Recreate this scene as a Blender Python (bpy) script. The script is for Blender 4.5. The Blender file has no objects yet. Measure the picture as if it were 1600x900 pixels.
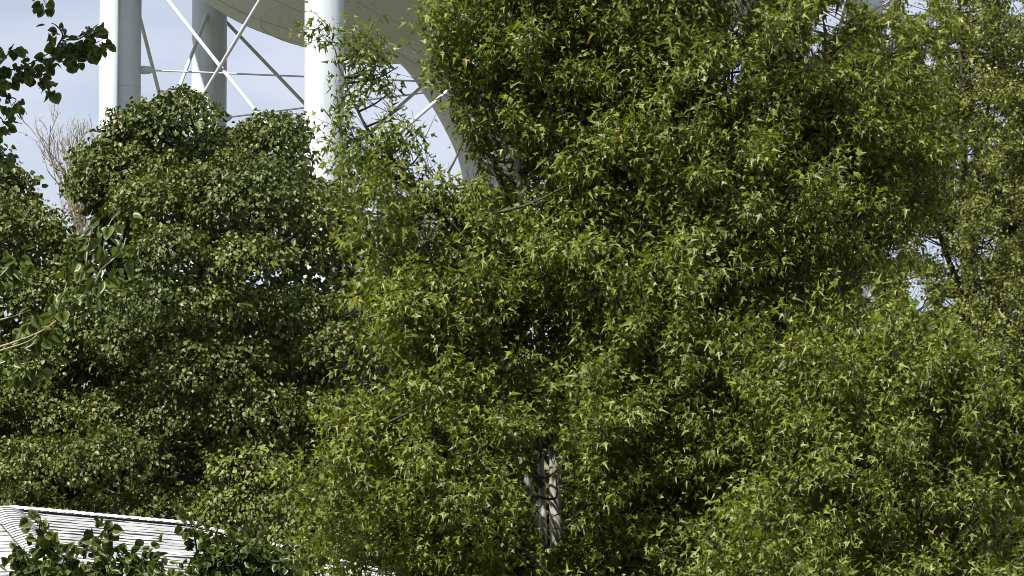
import bpy, math, random
import numpy as np
from mathutils import Vector, Matrix

# ------------------------------------------------------------------ camera, sky, sun
SC = bpy.context.scene
COL = SC.collection
F = 7870.0                       # focal length in pixels of a 1600 px wide picture
PITCH = math.atan(975.0 / F)
CAMZ = 1.6
cam_d = bpy.data.cameras.new('camera')
cam_d.sensor_width = 36.0
cam_d.lens = F / 1600.0 * 36.0
cam_d.clip_start = 0.5
cam_d.clip_end = 3000.0
cam = bpy.data.objects.new('camera', cam_d)
COL.objects.link(cam)
cam.location = (0, 0, CAMZ)
cam.rotation_euler = (math.pi / 2 + PITCH, 0, 0)
SC.camera = cam

SUN_AZ = math.radians(36)        # to the left of straight behind the camera
SUN_EL = math.radians(54)
to_sun = Vector((-math.sin(SUN_AZ) * math.cos(SUN_EL), -math.cos(SUN_AZ) * math.cos(SUN_EL), math.sin(SUN_EL)))
world = bpy.data.worlds.new('World')
SC.world = world
world.use_nodes = True
wn, wl = world.node_tree.nodes, world.node_tree.links
wn.clear()
w_out = wn.new('ShaderNodeOutputWorld')
w_bg = wn.new('ShaderNodeBackground')
w_sky = wn.new('ShaderNodeTexSky')
w_sky.sky_type = 'NISHITA'
w_sky.sun_disc = False
w_sky.sun_elevation = SUN_EL
w_sky.sun_rotation = math.pi + SUN_AZ
w_sky.air_density = 1.0
w_sky.dust_density = 1.2
w_sky.ozone_density = 1.5
w_bg.inputs['Strength'].default_value = 0.058
# thin high cloud all over the sky
w_tc = wn.new('ShaderNodeTexCoord')
w_map = wn.new('ShaderNodeMapping')
w_map.inputs['Scale'].default_value = (9.0, 9.0, 26.0)
w_noise = wn.new('ShaderNodeTexNoise')
w_noise.inputs['Scale'].default_value = 1.6
w_noise.inputs['Detail'].default_value = 6
w_ramp = wn.new('ShaderNodeValToRGB')
w_ramp.color_ramp.elements[0].position = 0.38
w_ramp.color_ramp.elements[1].position = 0.64
w_ramp.color_ramp.elements[0].color = (0.40, 0.40, 0.40, 1)
w_ramp.color_ramp.elements[1].color = (0.8, 0.8, 0.8, 1)
w_mix = wn.new('ShaderNodeMix')
w_mix.data_type = 'RGBA'
wl.new(w_tc.outputs['Generated'], w_map.inputs['Vector'])
wl.new(w_map.outputs['Vector'], w_noise.inputs['Vector'])
wl.new(w_noise.outputs['Fac'], w_ramp.inputs['Fac'])
wl.new(w_ramp.outputs['Color'], w_mix.inputs['Factor'])
wl.new(w_sky.outputs['Color'], w_mix.inputs['A'])
w_mix.inputs['B'].default_value = (7.3, 7.6, 8.9, 1)
wl.new(w_mix.outputs['Result'], w_bg.inputs['Color'])
wl.new(w_bg.outputs['Background'], w_out.inputs['Surface'])

sun_d = bpy.data.lights.new('sun', 'SUN')
sun_d.energy = 5.0
sun_d.angle = math.radians(0.53)
sun_d.color = (1.0, 0.955, 0.87)
sun = bpy.data.objects.new('sun', sun_d)
COL.objects.link(sun)
sun.rotation_euler = to_sun.to_track_quat('Z', 'Y').to_euler()

SC.view_settings.view_transform = 'Standard'
SC.view_settings.look = 'None'
SC.view_settings.exposure = 0.92
SC.view_settings.gamma = 1.0
SC.view_settings.use_curve_mapping = False
SC.cycles.max_bounces = 6
SC.cycles.diffuse_bounces = 3
SC.cycles.transmission_bounces = 4
SC.cycles.glossy_bounces = 2
SC.cycles.filter_width = 0.9
SC.cycles.use_denoising = True
SC.cycles.sample_clamp_indirect = 3.0

RNG = np.random.default_rng(11)
random.seed(5)

# ------------------------------------------------------------------ helpers
CP, SP = math.cos(PITCH), math.sin(PITCH)

def at(px, py, d):
    """the point at picture place px, py (1600 x 900) and ground distance d"""
    u, v = (px - 800.0) / F, (450.0 - py) / F
    y, z = CP - v * SP, SP + v * CP
    k = d / y
    return np.array((u * k, d, CAMZ + z * k))

def pix(P):
    P = np.asarray(P, dtype=float)
    x, y, z = P[..., 0], P[..., 1], P[..., 2] - CAMZ
    dep = y * CP + z * SP
    up = -y * SP + z * CP
    return 800 + F * x / dep, 450 - F * up / dep

def norm(a):
    a = np.asarray(a, dtype=float)
    return a / np.maximum(np.linalg.norm(a, axis=-1, keepdims=True), 1e-9)

def link(name, mesh, mat=None, parent=None):
    o = bpy.data.objects.new(name, mesh)
    COL.objects.link(o)
    if mat is not None and mesh is not None and not mesh.materials:
        mesh.materials.append(mat)
    if parent is not None:
        o.parent = parent
        o.matrix_parent_inverse = Matrix.Translation(-parent.location)
    return o

def thing(name, label, cat, loc=(0, 0, 0), group=None):
    o = bpy.data.objects.new(name, None)
    COL.objects.link(o)
    o.location = tuple(float(c) for c in loc)
    o['label'] = label
    o['category'] = cat
    if group:
        o['group'] = group
    return o

def raw_mesh(name, V, T, tint=None, smooth=False):
    """triangles T (m,3) over points V (n,3)"""
    me = bpy.data.meshes.new(name)
    V = np.ascontiguousarray(V, dtype=np.float32)
    T = np.ascontiguousarray(T, dtype=np.int32)
    me.vertices.add(len(V))
    me.vertices.foreach_set('co', V.ravel())
    me.loops.add(T.size)
    me.loops.foreach_set('vertex_index', T.ravel())
    me.polygons.add(len(T))
    me.polygons.foreach_set('loop_start', np.arange(0, T.size, 3, dtype=np.int32))
    if tint is not None:
        a = me.attributes.new('tint', 'FLOAT', 'POINT')
        a.data.foreach_set('value', np.ascontiguousarray(tint, dtype=np.float32))
    if smooth:
        me.polygons.foreach_set('use_smooth', np.ones(len(T), dtype=bool))
    me.update(calc_edges=True)
    return me

class MB:
    """collects plain pieces for one part"""
    def __init__(self):
        self.V, self.T, self.n = [], [], 0
    def add(self, V, T):
        V = np.asarray(V, dtype=float)
        self.V.append(V)
        self.T.append(np.asarray(T, dtype=int) + self.n)
        self.n += len(V)
    def quad_grid(self, G, closed_u=False):
        """G (m,n,3) grid"""
        m, n = G.shape[:2]
        idx = np.arange(m * n).reshape(m, n)
        a = idx[:-1, :] if not closed_u else idx[:-1, :]
        if closed_u:
            nxt = np.roll(idx, -1, axis=1)
            q = np.stack([idx[:-1], nxt[:-1], nxt[1:], idx[1:]], -1).reshape(-1, 4)
        else:
            q = np.stack([idx[:-1, :-1], idx[:-1, 1:], idx[1:, 1:], idx[1:, :-1]], -1).reshape(-1, 4)
        T = np.concatenate([q[:, [0, 1, 2]], q[:, [0, 2, 3]]])
        self.add(G.reshape(-1, 3), T)
    def tube(self, pts, rad, sides=7, cap=True):
        pts = np.asarray(pts, dtype=float)
        rad = np.broadcast_to(np.asarray(rad, dtype=float), (len(pts),))
        tan = norm(np.gradient(pts, axis=0))
        ref = np.array((0.31, 0.95, 0.05))
        u = norm(np.cross(tan, ref))
        v = np.cross(tan, u)
        ang = np.linspace(0, 2 * math.pi, sides, endpoint=False)
        G = pts[:, None] + rad[:, None, None] * (np.cos(ang)[None, :, None] * u[:, None] + np.sin(ang)[None, :, None] * v[:, None])
        self.quad_grid(G, True)
        if cap:
            for k in (0, -1):
                T = [(0, i, (i + 1)) for i in range(1, sides - 1)]
                self.add(G[k], T)
    def box(self, c, ax, ay, az):
        c, ax, ay, az = (np.asarray(t, dtype=float) for t in (c, ax, ay, az))
        V = [c + sx * ax + sy * ay + sz * az for sz in (-1, 1) for sy in (-1, 1) for sx in (-1, 1)]
        Q = [(0, 2, 3, 1), (4, 5, 7, 6), (0, 1, 5, 4), (2, 6, 7, 3), (0, 4, 6, 2), (1, 3, 7, 5)]
        T = [t for q in Q for t in ((q[0], q[1], q[2]), (q[0], q[2], q[3]))]
        self.add(V, T)
    def build(self, name, mat, parent=None, smooth=False):
        me = raw_mesh(name, np.concatenate(self.V), np.concatenate(self.T), smooth=smooth)
        return link(name, me, mat, parent)

def spline(pts, n=6):
    """Catmull-Rom through pts"""
    P = np.asarray(pts, dtype=float)
    P = np.vstack([2 * P[0] - P[1], P, 2 * P[-1] - P[-2]])
    out = []
    for i in range(1, len(P) - 2):
        for t in np.linspace(0, 1, n, endpoint=False):
            a, b, c, d = P[i - 1], P[i], P[i + 1], P[i + 2]
            out.append(0.5 * (2 * b + (c - a) * t + (2 * a - 5 * b + 4 * c - d) * t * t + (3 * b - a - 3 * c + d) * t ** 3))
    out.append(P[-2])
    return np.array(out)

# ------------------------------------------------------------------ materials
def new_mat(name):
    m = bpy.data.materials.new(name)
    m.use_nodes = True
    n, l = m.node_tree.nodes, m.node_tree.links
    return m, n, l, n['Principled BSDF']

def ramp(n, stops):
    r = n.new('ShaderNodeValToRGB')
    e = r.color_ramp.elements
    while len(e) < len(stops):
        e.new(0.5)
    for k, (p, c) in enumerate(stops):
        e[k].position = p
        e[k].color = (*c, 1)
    return r

def leaf_mat(name, stops, rough=0.45, trans=0.28, spec=0.35, tr_gain=(1.5, 1.7, 0.6)):
    m, n, l, b = new_mat(name)
    a = n.new('ShaderNodeAttribute')
    a.attribute_name = 'tint'
    r = ramp(n, stops)
    l.new(a.outputs['Fac'], r.inputs['Fac'])
    l.new(r.outputs['Color'], b.inputs['Base Color'])
    b.inputs['Roughness'].default_value = rough
    b.inputs['Specular IOR Level'].default_value = spec
    t = n.new('ShaderNodeBsdfTranslucent')
    mul = n.new('ShaderNodeMix')
    mul.data_type = 'RGBA'
    mul.blend_type = 'MULTIPLY'
    mul.inputs['Factor'].default_value = 1.0
    mul.inputs['B'].default_value = (*tr_gain, 1)
    l.new(r.outputs['Color'], mul.inputs['A'])
    l.new(mul.outputs['Result'], t.inputs['Color'])
    mx = n.new('ShaderNodeMixShader')
    mx.inputs['Fac'].default_value = trans
    l.new(b.outputs['BSDF'], mx.inputs[1])
    l.new(t.outputs['BSDF'], mx.inputs[2])
    l.new(mx.outputs['Shader'], n['Material Output'].inputs['Surface'])
    return m

def bark_mat(name, c0, c1, scale=9.0, bump=0.6):
    m, n, l, b = new_mat(name)
    tc = n.new('ShaderNodeTexCoord')
    mp = n.new('ShaderNodeMapping')
    mp.inputs['Scale'].default_value = (1, 1, 0.22)
    nz = n.new('ShaderNodeTexNoise')
    nz.inputs['Scale'].default_value = scale
    nz.inputs['Detail'].default_value = 7
    nz.inputs['Roughness'].default_value = 0.65
    r = ramp(n, [(0.32, c0), (0.68, c1)])
    l.new(tc.outputs['Object'], mp.inputs['Vector'])
    l.new(mp.outputs['Vector'], nz.inputs['Vector'])
    l.new(nz.outputs['Fac'], r.inputs['Fac'])
    l.new(r.outputs['Color'], b.inputs['Base Color'])
    b.inputs['Roughness'].default_value = 0.9
    b.inputs['Specular IOR Level'].default_value = 0.15
    bp = n.new('ShaderNodeBump')
    bp.inputs['Strength'].default_value = bump
    bp.inputs['Distance'].default_value = 0.02
    l.new(nz.outputs['Fac'], bp.inputs['Height'])
    l.new(bp.outputs['Normal'], b.inputs['Normal'])
    return m

def paint_mat(name, c, streak=0.12, rough=0.45):
    """painted steel with faint streaks and dirt"""
    m, n, l, b = new_mat(name)
    tc = n.new('ShaderNodeTexCoord')
    mp = n.new('ShaderNodeMapping')
    mp.inputs['Scale'].default_value = (4, 4, 0.25)
    nz = n.new('ShaderNodeTexNoise')
    nz.inputs['Scale'].default_value = 2.0
    nz.inputs['Detail'].default_value = 8
    nz2 = n.new('ShaderNodeTexNoise')
    nz2.inputs['Scale'].default_value = 0.5
    nz2.inputs['Detail'].default_value = 5
    ad = n.new('ShaderNodeMath')
    ad.operation = 'ADD'
    d = tuple(x * (1 - streak) for x in c)
    r = ramp(n, [(0.75, d), (1.15, c)])
    r.color_ramp.elements[1].position = 1.0
    l.new(tc.outputs['Object'], mp.inputs['Vector'])
    l.new(mp.outputs['Vector'], nz.inputs['Vector'])
    l.new(tc.outputs['Object'], nz2.inputs['Vector'])
    l.new(nz.outputs['Fac'], ad.inputs[0])
    l.new(nz2.outputs['Fac'], ad.inputs[1])
    l.new(ad.outputs[0], r.inputs['Fac'])
    l.new(r.outputs['Color'], b.inputs['Base Color'])
    b.inputs['Roughness'].default_value = rough
    b.inputs['Specular IOR Level'].default_value = 0.3
    return m

def flat_mat(name, c0, c1, scale=20.0, rough=0.9, bump=0.3):
    m, n, l, b = new_mat(name)
    tc = n.new('ShaderNodeTexCoord')
    nz = n.new('ShaderNodeTexNoise')
    nz.inputs['Scale'].default_value = scale
    nz.inputs['Detail'].default_value = 6
    r = ramp(n, [(0.3, c0), (0.7, c1)])
    l.new(tc.outputs['Object'], nz.inputs['Vector'])
    l.new(nz.outputs['Fac'], r.inputs['Fac'])
    l.new(r.outputs['Color'], b.inputs['Base Color'])
    b.inputs['Roughness'].default_value = rough
    b.inputs['Specular IOR Level'].default_value = 0.2
    bp = n.new('ShaderNodeBump')
    bp.inputs['Strength'].default_value = bump
    bp.inputs['Distance'].default_value = 0.01
    l.new(nz.outputs['Fac'], bp.inputs['Height'])
    l.new(bp.outputs['Normal'], b.inputs['Normal'])
    return m

M_maple = leaf_mat('maple_leaf', [(0.0, (0.062, 0.080, 0.010)), (0.5, (0.116, 0.150, 0.021)), (0.9, (0.205, 0.238, 0.044)), (1.0, (0.28, 0.22, 0.05))], trans=0.36, spec=0.38, rough=0.44, tr_gain=(1.5, 1.6, 0.5))
M_dense = leaf_mat('linden_leaf', [(0.0, (0.038, 0.054, 0.009)), (0.6, (0.078, 0.100, 0.015)), (0.93, (0.155, 0.175, 0.034)), (1.0, (0.24, 0.18, 0.06))], trans=0.16, rough=0.46, spec=0.36, tr_gain=(1.5, 1.6, 0.5))
M_fine = leaf_mat('elm_leaf', [(0.0, (0.090, 0.110, 0.020)), (0.6, (0.155, 0.180, 0.034)), (1.0, (0.235, 0.250, 0.065))], trans=0.34, spec=0.38, rough=0.44, tr_gain=(1.5, 1.5, 0.6))
M_cotton = leaf_mat('cottonwood_leaf', [(0.0, (0.044, 0.066, 0.012)), (0.7, (0.080, 0.110, 0.020)), (1.0, (0.130, 0.155, 0.045))], trans=0.24, rough=0.36, spec=0.4)
M_shoot = leaf_mat('mulberry_leaf', [(0.0, (0.034, 0.050, 0.009)), (0.7, (0.064, 0.088, 0.015)), (1.0, (0.120, 0.140, 0.030))], trans=0.2, rough=0.4, spec=0.4)
M_far = leaf_mat('far_leaf', [(0.0, (0.040, 0.054, 0.010)), (1.0, (0.085, 0.098, 0.020))], trans=0.15, spec=0.2)
M_dry = leaf_mat('dry_leaf', [(0.0, (0.16, 0.13, 0.06)), (1.0, (0.26, 0.21, 0.10))], trans=0.2)
M_bark_maple = bark_mat('maple_bark', (0.20, 0.19, 0.165), (0.46, 0.445, 0.41), 16, 0.35)
M_bark_dark = bark_mat('dark_bark', (0.035, 0.030, 0.024), (0.10, 0.088, 0.07), 10)
M_bark_dead = bark_mat('dead_bark', (0.20, 0.175, 0.14), (0.33, 0.30, 0.25), 12)
M_bark_pale = bark_mat('pale_twig', (0.16, 0.15, 0.09), (0.30, 0.28, 0.18), 12)
M_white = paint_mat('white_tower_paint', (0.50, 0.545, 0.59), 0.14)
M_tank = paint_mat('tank_paint', (0.46, 0.49, 0.495), 0.22)
M_shingle = flat_mat('pale_shingle', (0.24, 0.242, 0.245), (0.40, 0.402, 0.405), 4, 0.95, 0.5)
M_cap = flat_mat('pale_cap_shingle', (0.31, 0.312, 0.315), (0.43, 0.432, 0.435), 14, 0.95, 0.5)
M_edge = flat_mat('shingle_edge', (0.05, 0.05, 0.052), (0.22, 0.22, 0.222), 7)
M_deck = flat_mat('roof_underlay', (0.05, 0.05, 0.05), (0.09, 0.085, 0.08), 10)
M_siding = flat_mat('cream_siding', (0.55, 0.53, 0.47), (0.62, 0.60, 0.54), 3, 0.7, 0.1)
M_trim = flat_mat('white_trim', (0.74, 0.74, 0.72), (0.80, 0.80, 0.78), 6, 0.6, 0.1)
M_glass = flat_mat('window_glass', (0.02, 0.025, 0.03), (0.03, 0.035, 0.04), 2, 0.08, 0.0)
M_ground = flat_mat('ground_turf', (0.060, 0.062, 0.030), (0.120, 0.112, 0.062), 0.8, 0.95, 0.5)

# ------------------------------------------------------------------ ground
mb = MB()
n = 33
gx = np.linspace(-900, 900, n)
gy = np.linspace(-200, 1700, n)
X, Y = np.meshgrid(gx, gy)
mb.quad_grid(np.stack([X, Y, np.zeros_like(X)], -1))
g = mb.build('ground', M_ground)
g['kind'] = 'structure'
g['label'] = 'dry mown turf under the trees'

# ------------------------------------------------------------------ water tower
TD = 145.0
tc_ = at(770, 450, TD)
TX = tc_[0]
TR = 10.93
NL = 7
tower = thing('water_tower', 'white steel water tower with round bowl on tall legs behind the trees', 'water tower', (TX, TD, 0))
def tower_p(ang, r, z):
    return np.array((TX - r * math.cos(ang), TD - r * math.sin(ang), z))
A0 = math.radians(14)
legs_ang = [A0 + k * 2 * math.pi / NL for k in range(NL)]

# the bowl with its flared riser, as one turned shell
prof = [(0.75, 0.0), (0.75, 19.0), (0.78, 21.5), (0.95, 23.0), (1.45, 24.2), (2.05, 25.2), (2.65, 26.0), (3.3, 26.45), (4.2, 26.62), (5.4, 26.8), (6.8, 27.2), (8.0, 27.75), (9.1, 28.5), (10.1, 29.6), (10.8, 30.9), (11.2, 32.4), (11.35, 34.0), (11.2, 35.7), (10.5, 37.3), (9.1, 38.7), (7.0, 39.8), (4.6, 40.5), (2.2, 40.9), (0.02, 41.0)]
def turned(pr, nseg=96):
    pr = np.array(pr)
    ang = np.linspace(0, 2 * math.pi, nseg, endpoint=False)
    return np.stack([TX - pr[:, 0, None] * np.cos(ang), TD - pr[:, 0, None] * np.sin(ang), np.broadcast_to(pr[:, 1, None], (len(pr), nseg))], -1)
ps = spline([(r, z + 0.12 if z > 20 else z, 0) for r, z in prof], 5)[:, :2]
split = int(np.argmin(np.abs(ps[:, 1] - 26.25)))
mb = MB(); mb.quad_grid(turned(ps[:split + 1]), True); riser = mb.build('riser', M_tank, tower, True)
mb = MB(); mb.quad_grid(turned(ps[split:]), True); tank = mb.build('tank', M_tank, tower, True)
# weld seams on the bowl: rings and meridians, barely proud of the plate
def prof_at(z0):
    k = int(np.argmin(np.abs(ps[:, 1] - z0)))
    return ps[k]
for z0 in (27.3, 29.2, 33.0):
    r0, zz = prof_at(z0)
    mb = MB()
    ang = np.linspace(0, 2 * math.pi, 97)
    mb.tube(np.stack([TX - r0 * np.cos(ang), TD - r0 * np.sin(ang), np.full_like(ang, zz)], -1), 0.022, 5)
    mb.build('weld_seam', M_tank, tank, True)
for k in range(16):
    a = k * math.pi / 8 + 0.11
    sel = [p for p in ps if 26.4 < p[1] < 36 and p[0] > 3.2]
    mb = MB()
    mb.tube([tower_p(a, p[0], p[1]) for p in sel], 0.02, 5)
    mb.build('weld_seam', M_tank, tank, True)
# balcony ring round the tank's widest line
mb = MB(); mb.quad_grid(turned([(11.2, 34.2), (12.2, 34.2), (12.2, 34.3), (11.2, 34.3)]), True); mb.build('balcony', M_white, tower)

LEGR = 0.54
ang36 = np.linspace(0, 2 * math.pi, 40, endpoint=False)
for k, a in enumerate(legs_ang):
    c = tower_p(a, TR, 0)
    zs = np.array((0.0, 10.0, 20.0, 33.0))
    G = np.stack([c[0] + LEGR * np.cos(ang36)[None] + 0 * zs[:, None], c[1] + LEGR * np.sin(ang36)[None] + 0 * zs[:, None], np.broadcast_to(zs[:, None], (4, 40))], -1)
    mb = MB(); mb.quad_grid(G, True)
    leg = mb.build('leg', M_white, tower, True)
    for z0 in (7.0, 13.0, 19.0, 25.0):          # weld lines between the plates
        mb = MB()
        t = np.linspace(0, 2 * math.pi, 33)
        mb.tube(np.stack([c[0] + LEGR * np.cos(t), c[1] + LEGR * np.sin(t), np.full_like(t, z0)], -1), 0.012, 5)
        mb.build('weld_seam', M_white, leg, True)
    mb = MB(); mb.box((c[0], c[1], 0.25), (1.1, 0, 0), (0, 1.1, 0), (0, 0, 0.25)); mb.build('footing', M_deck, leg)
# box added up the first leg's sunny side, deep enough to shade its right half
c = tower_p(legs_ang[0], TR, 0)
mb = MB()
mb.box((c[0] - LEGR + 0.235, c[1] - 0.72, 16.2), (0.235, 0, 0), (0, 0.66, 0), (0, 0, 16.0))
shbox = mb.build('leg_shade_box', M_white, tower)

# crossed rods between neighbouring legs, and spokes to the riser
ZC, HALF = 24.95, 3.75
def rod(p, q, r, name, parent):
    mb = MB(); mb.tube([p, q], r, 10); return mb.build(name, M_white, parent, True)
for k in range(NL):
    pa, pb = tower_p(legs_ang[k], TR, 0), tower_p(legs_ang[(k + 1) % NL], TR, 0)
    d = norm(pb - pa)
    pa2, pb2 = pa + d * 0.5, pb - d * 0.5
    off = norm(np.cross(d, (0, 0, 1))) * 0.055
    for tier, zc in enumerate((ZC, ZC - 2 * HALF - 0.1, ZC - 4 * HALF - 0.2)):
        rod(pa2 + (0, 0, zc - HALF) + off, pb2 + (0, 0, zc + HALF) + off, 0.055, 'brace_rod', tower)
        rod(pa2 + (0, 0, zc + HALF) - off, pb2 + (0, 0, zc - HALF) - off, 0.055, 'brace_rod', tower)
    zsp = 25.55
    ctr = np.array((TX, TD, 0))
    rd = norm(ctr - pa)
    s = rod(pa + rd * 0.5 + (0, 0, zsp), pa + rd * (TR - 0.7) + (0, 0, zsp), 0.026, 'spoke_rod', tower)
    mb = MB()                                       # clevis where the spoke meets the leg
    mb.tube([pa + rd * 0.50 + (0, 0, zsp), pa + rd * 0.62 + (0, 0, zsp), pa + rd * 0.80 + (0, 0, zsp), pa + rd * 0.92 + (0, 0, zsp)], [0.10, 0.13, 0.11, 0.04], 9)
    mb.build('clevis', M_white, s, True)

# ------------------------------------------------------------------ house with pale shingled hip roof
S_ROOF = math.tan(math.radians(18.6))
R0 = at(8, 794.5, 58.0)
R1 = at(292, 819.5, 60.45)
R1[2] = R0[2]
uu = norm(np.array((R1[0] - R0[0], R1[1] - R0[1], 0)))          # along the ridge
nn = np.array((uu[1], -uu[0], 0))                                # down slope, towards the camera's right
RUN = 4.6
KC = 0.73                                    # the left end is steeper, so its run is shorter
house = thing('house', 'house under a pale shingled hip roof below the dense trees', 'house', (float((R0[0] + R1[0]) / 2), float((R0[1] + R1[1]) / 2), 0))
L_R = np.linalg.norm((R1 - R0)[:2])
def roof_p(s, t, lift=0.0):
    """s metres along the ridge from R0, t metres down the slope"""
    return R0 + uu * s + nn * t + np.array((0, 0, -S_ROOF * t + lift))
def roof_c(s, t, lift=0.0):
    """the hip plane at the R0 end: s metres sideways (along nn), t metres down"""
    return R0 + nn * s - uu * t * KC + np.array((0, 0, -S_ROOF * t + lift))
zb = -0.03
e = [R0 + nn * RUN - uu * RUN * KC + (0, 0, -S_ROOF * RUN + zb), R1 + nn * RUN + uu * RUN + (0, 0, -S_ROOF * RUN + zb),
     R1 - nn * RUN + uu * RUN + (0, 0, -S_ROOF * RUN + zb), R0 - nn * RUN - uu * RUN * KC + (0, 0, -S_ROOF * RUN + zb)]
mb = MB()
mb.add([R0 + (0, 0, zb), R1 + (0, 0, zb)] + e, [(0, 2, 3), (0, 3, 1), (1, 3, 4), (1, 4, 5), (1, 5, 0), (0, 5, 2)])
roof = mb.build('roof', M_deck, house)
EXPO = 0.142
def course(fn, s0, s1, t0, seed, name, mat):
    """one overlapping run of shingles: a thin strip with an uneven lower edge and a real butt"""
    rg = np.random.default_rng(seed)
    m = max(6, int((s1 - s0) / 0.11))
    s = np.linspace(s0, s1, m)
    w = np.convolve(rg.normal(0, 1, m + 6), np.ones(5) / 5, 'same')[3:-3] * 0.012
    w = w + (np.repeat(rg.normal(0, 1, m // 3 + 2), 3)[:m]) * 0.009          # laminated tabs of uneven length
    cup = np.convolve(rg.normal(0, 1, m + 8), np.ones(7) / 7, 'same')[4:-4] * 0.014 - 0.005 + np.repeat(rg.normal(0, 1, m // 3 + 2), 3)[1:m + 1] * 0.003
    top, low = [], []
    G = []
    for i in range(m):
        tl = t0 + EXPO + w[i]
        G.append([fn(s[i], t0 - 0.03, 0.001), fn(s[i], tl - 0.02, 0.013 + 0.5 * cup[i]), fn(s[i], tl, 0.017 + cup[i])])
        low.append([fn(s[i], tl + 0.0004, 0.017 + cup[i]), fn(s[i], tl - 0.001, -0.012)])
    mb = MB(); mb.quad_grid(np.array(G)); mb.quad_grid(np.array(low))
    o = mb.build(name, mat, roof)
    o.data.materials.append(M_edge)                # the cut edge of a shingle is bare black asphalt
    idx = np.zeros(len(o.data.polygons), dtype=np.int32)
    idx[(m - 1) * 4:] = 1
    o.data.polygons.foreach_set('material_index', idx)
    return o
nc = int(RUN / EXPO)
for i in range(nc):
    t = 0.06 + i * EXPO
    course(roof_p, -t * KC, L_R + t, t, 100 + i, 'shingle_course', M_shingle)
    course(roof_c, -t, t, t, 300 + i, 'shingle_course', M_shingle)
# the two far planes and the right end get their courses too, coarser to the eye behind the ridge
def roof_r(s, t, lift=0.0):
    return R1 + nn * s + uu * t + np.array((0, 0, -S_ROOF * t + lift))
def roof_b(s, t, lift=0.0):
    return R0 + uu * s - nn * t + np.array((0, 0, -S_ROOF * t + lift))
for i in range(nc):
    t = 0.06 + i * EXPO
    course(roof_r, -t, t, t, 500 + i, 'shingle_course', M_shingle)
    course(roof_b, -t * KC, L_R + t, t, 700 + i, 'shingle_course', M_shingle)
def caps(p0, p1, half, name, step=0.15, lift=0.035, drop=0.07):
    """arched cap shingles lapped along a ridge or hip"""
    d = p1 - p0
    L = np.linalg.norm(d)
    d = d / L
    side = norm(np.cross(d, (0, 0, 1)))
    k = 0
    s = 0.0
    while s < L:
        mb = MB()
        G = []
        for (q, h) in ((s - 0.02, 0.0), (s + step * 1.25, 0.018), (s + step * 1.25 + 0.002, -0.01)):
            row = []
            for f in np.linspace(-1, 1, 7):
                row.append(p0 + d * q + side * half * f + np.array((0, 0, lift + h + RNG.normal(0, 0.0015) - drop * f * f)))
            G.append(row)
        G = np.array(G)
        mb.quad_grid(G[:2]); mb.quad_grid(G[1:])
        o = mb.build(name, M_cap, roof)
        o.data.materials.append(M_edge)
        idx = np.zeros(len(o.data.polygons), dtype=np.int32); idx[12:] = 1
        o.data.polygons.foreach_set('material_index', idx)
        s += step
        k += 1
caps(R0, R1, 0.13, 'ridge_cap', step=0.14, lift=0.03, drop=0.045)
caps(R0, e[0] - (0, 0, zb), 0.19, 'hip_cap', step=0.12, lift=0.03, drop=0.05)
caps(R1, e[1] - (0, 0, zb), 0.15, 'hip_cap', lift=0.03, drop=0.045)
# walls, eaves trim and windows below the roof
inset = RUN - 0.45
ze = R0[2] - S_ROOF * RUN - 0.02
hc = (R0 + R1) / 2 + uu * RUN * (1 - KC) / 2
HW = L_R / 2 + RUN * (1 + KC) / 2
mb = MB()
mb.box((hc[0], hc[1], ze / 2), uu * (HW - 0.45), nn * inset, (0, 0, ze / 2)); mb.build('wall', M_siding, house)
for sgn, ax, half_ax, off in ((1, uu, HW, nn * RUN), (-1, uu, HW, -nn * RUN), (1, nn, RUN, uu * HW), (-1, nn, RUN, -uu * HW)):
    mb = MB(); mb.box(np.array((hc[0], hc[1], ze - 0.10)) + off, ax * (half_ax - 0.02), norm(off) * 0.015, (0, 0, 0.10)); mb.build('fascia', M_trim, house)
mb = MB(); mb.box((hc[0], hc[1], ze - 0.21), uu * (HW - 0.05), nn * (RUN - 0.05), (0, 0, 0.012)); mb.build('soffit', M_trim, house)
for s in (-3.0, 0.2, 3.2):
    p = np.array((hc[0], hc[1], 2.1)) + uu * s + nn * (inset + 0.02)
    mb = MB(); mb.box(p, uu * 0.55, nn * 0.03, (0, 0, 0.75)); wd = mb.build('window', M_trim, house)
    mb = MB(); mb.box(p + nn * 0.012, uu * 0.47, nn * 0.03, (0, 0, 0.67)); mb.build('pane', M_glass, wd)

# ------------------------------------------------------------------ leaves
def tmpl_maple():
    V = [(0.0, 0.0, 0.0)]
    out = [(-43, 0.64), (-19, 0.46), (0, 1.06), (19, 0.46), (43, 0.64)]
    for a, r in out:
        x, y = r * math.cos(math.radians(a)), r * math.sin(math.radians(a))
        V.append((x, y, 0.42 * abs(y) - 0.34 * r * r + (0.05 if r < 0.4 else 0)))
    T = [(0, i, i + 1) for i in range(1, len(out))]
    return np.array(V), np.array(T)

def tmpl_ovate(w=0.40, fold=0.16, curl=0.14):
    V = [(0, 0, 0), (0.28, -w, fold), (0.66, -w * 0.78, fold * 0.8 - curl * 0.4), (1.0, 0, -curl), (0.66, w * 0.78, fold * 0.8 - curl * 0.4), (0.28, w, fold)]
    return np.array(V, dtype=float), np.array([(0, 1, 2), (0, 2, 3), (0, 3, 4), (0, 4, 5)])

def tmpl_lance(w=0.24):
    V = [(0, 0, 0), (0.42, -w, 0.08), (1.0, 0, -0.16), (0.42, w, 0.08)]
    return np.array(V, dtype=float), np.array([(0, 1, 2), (0, 2, 3)])

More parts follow.
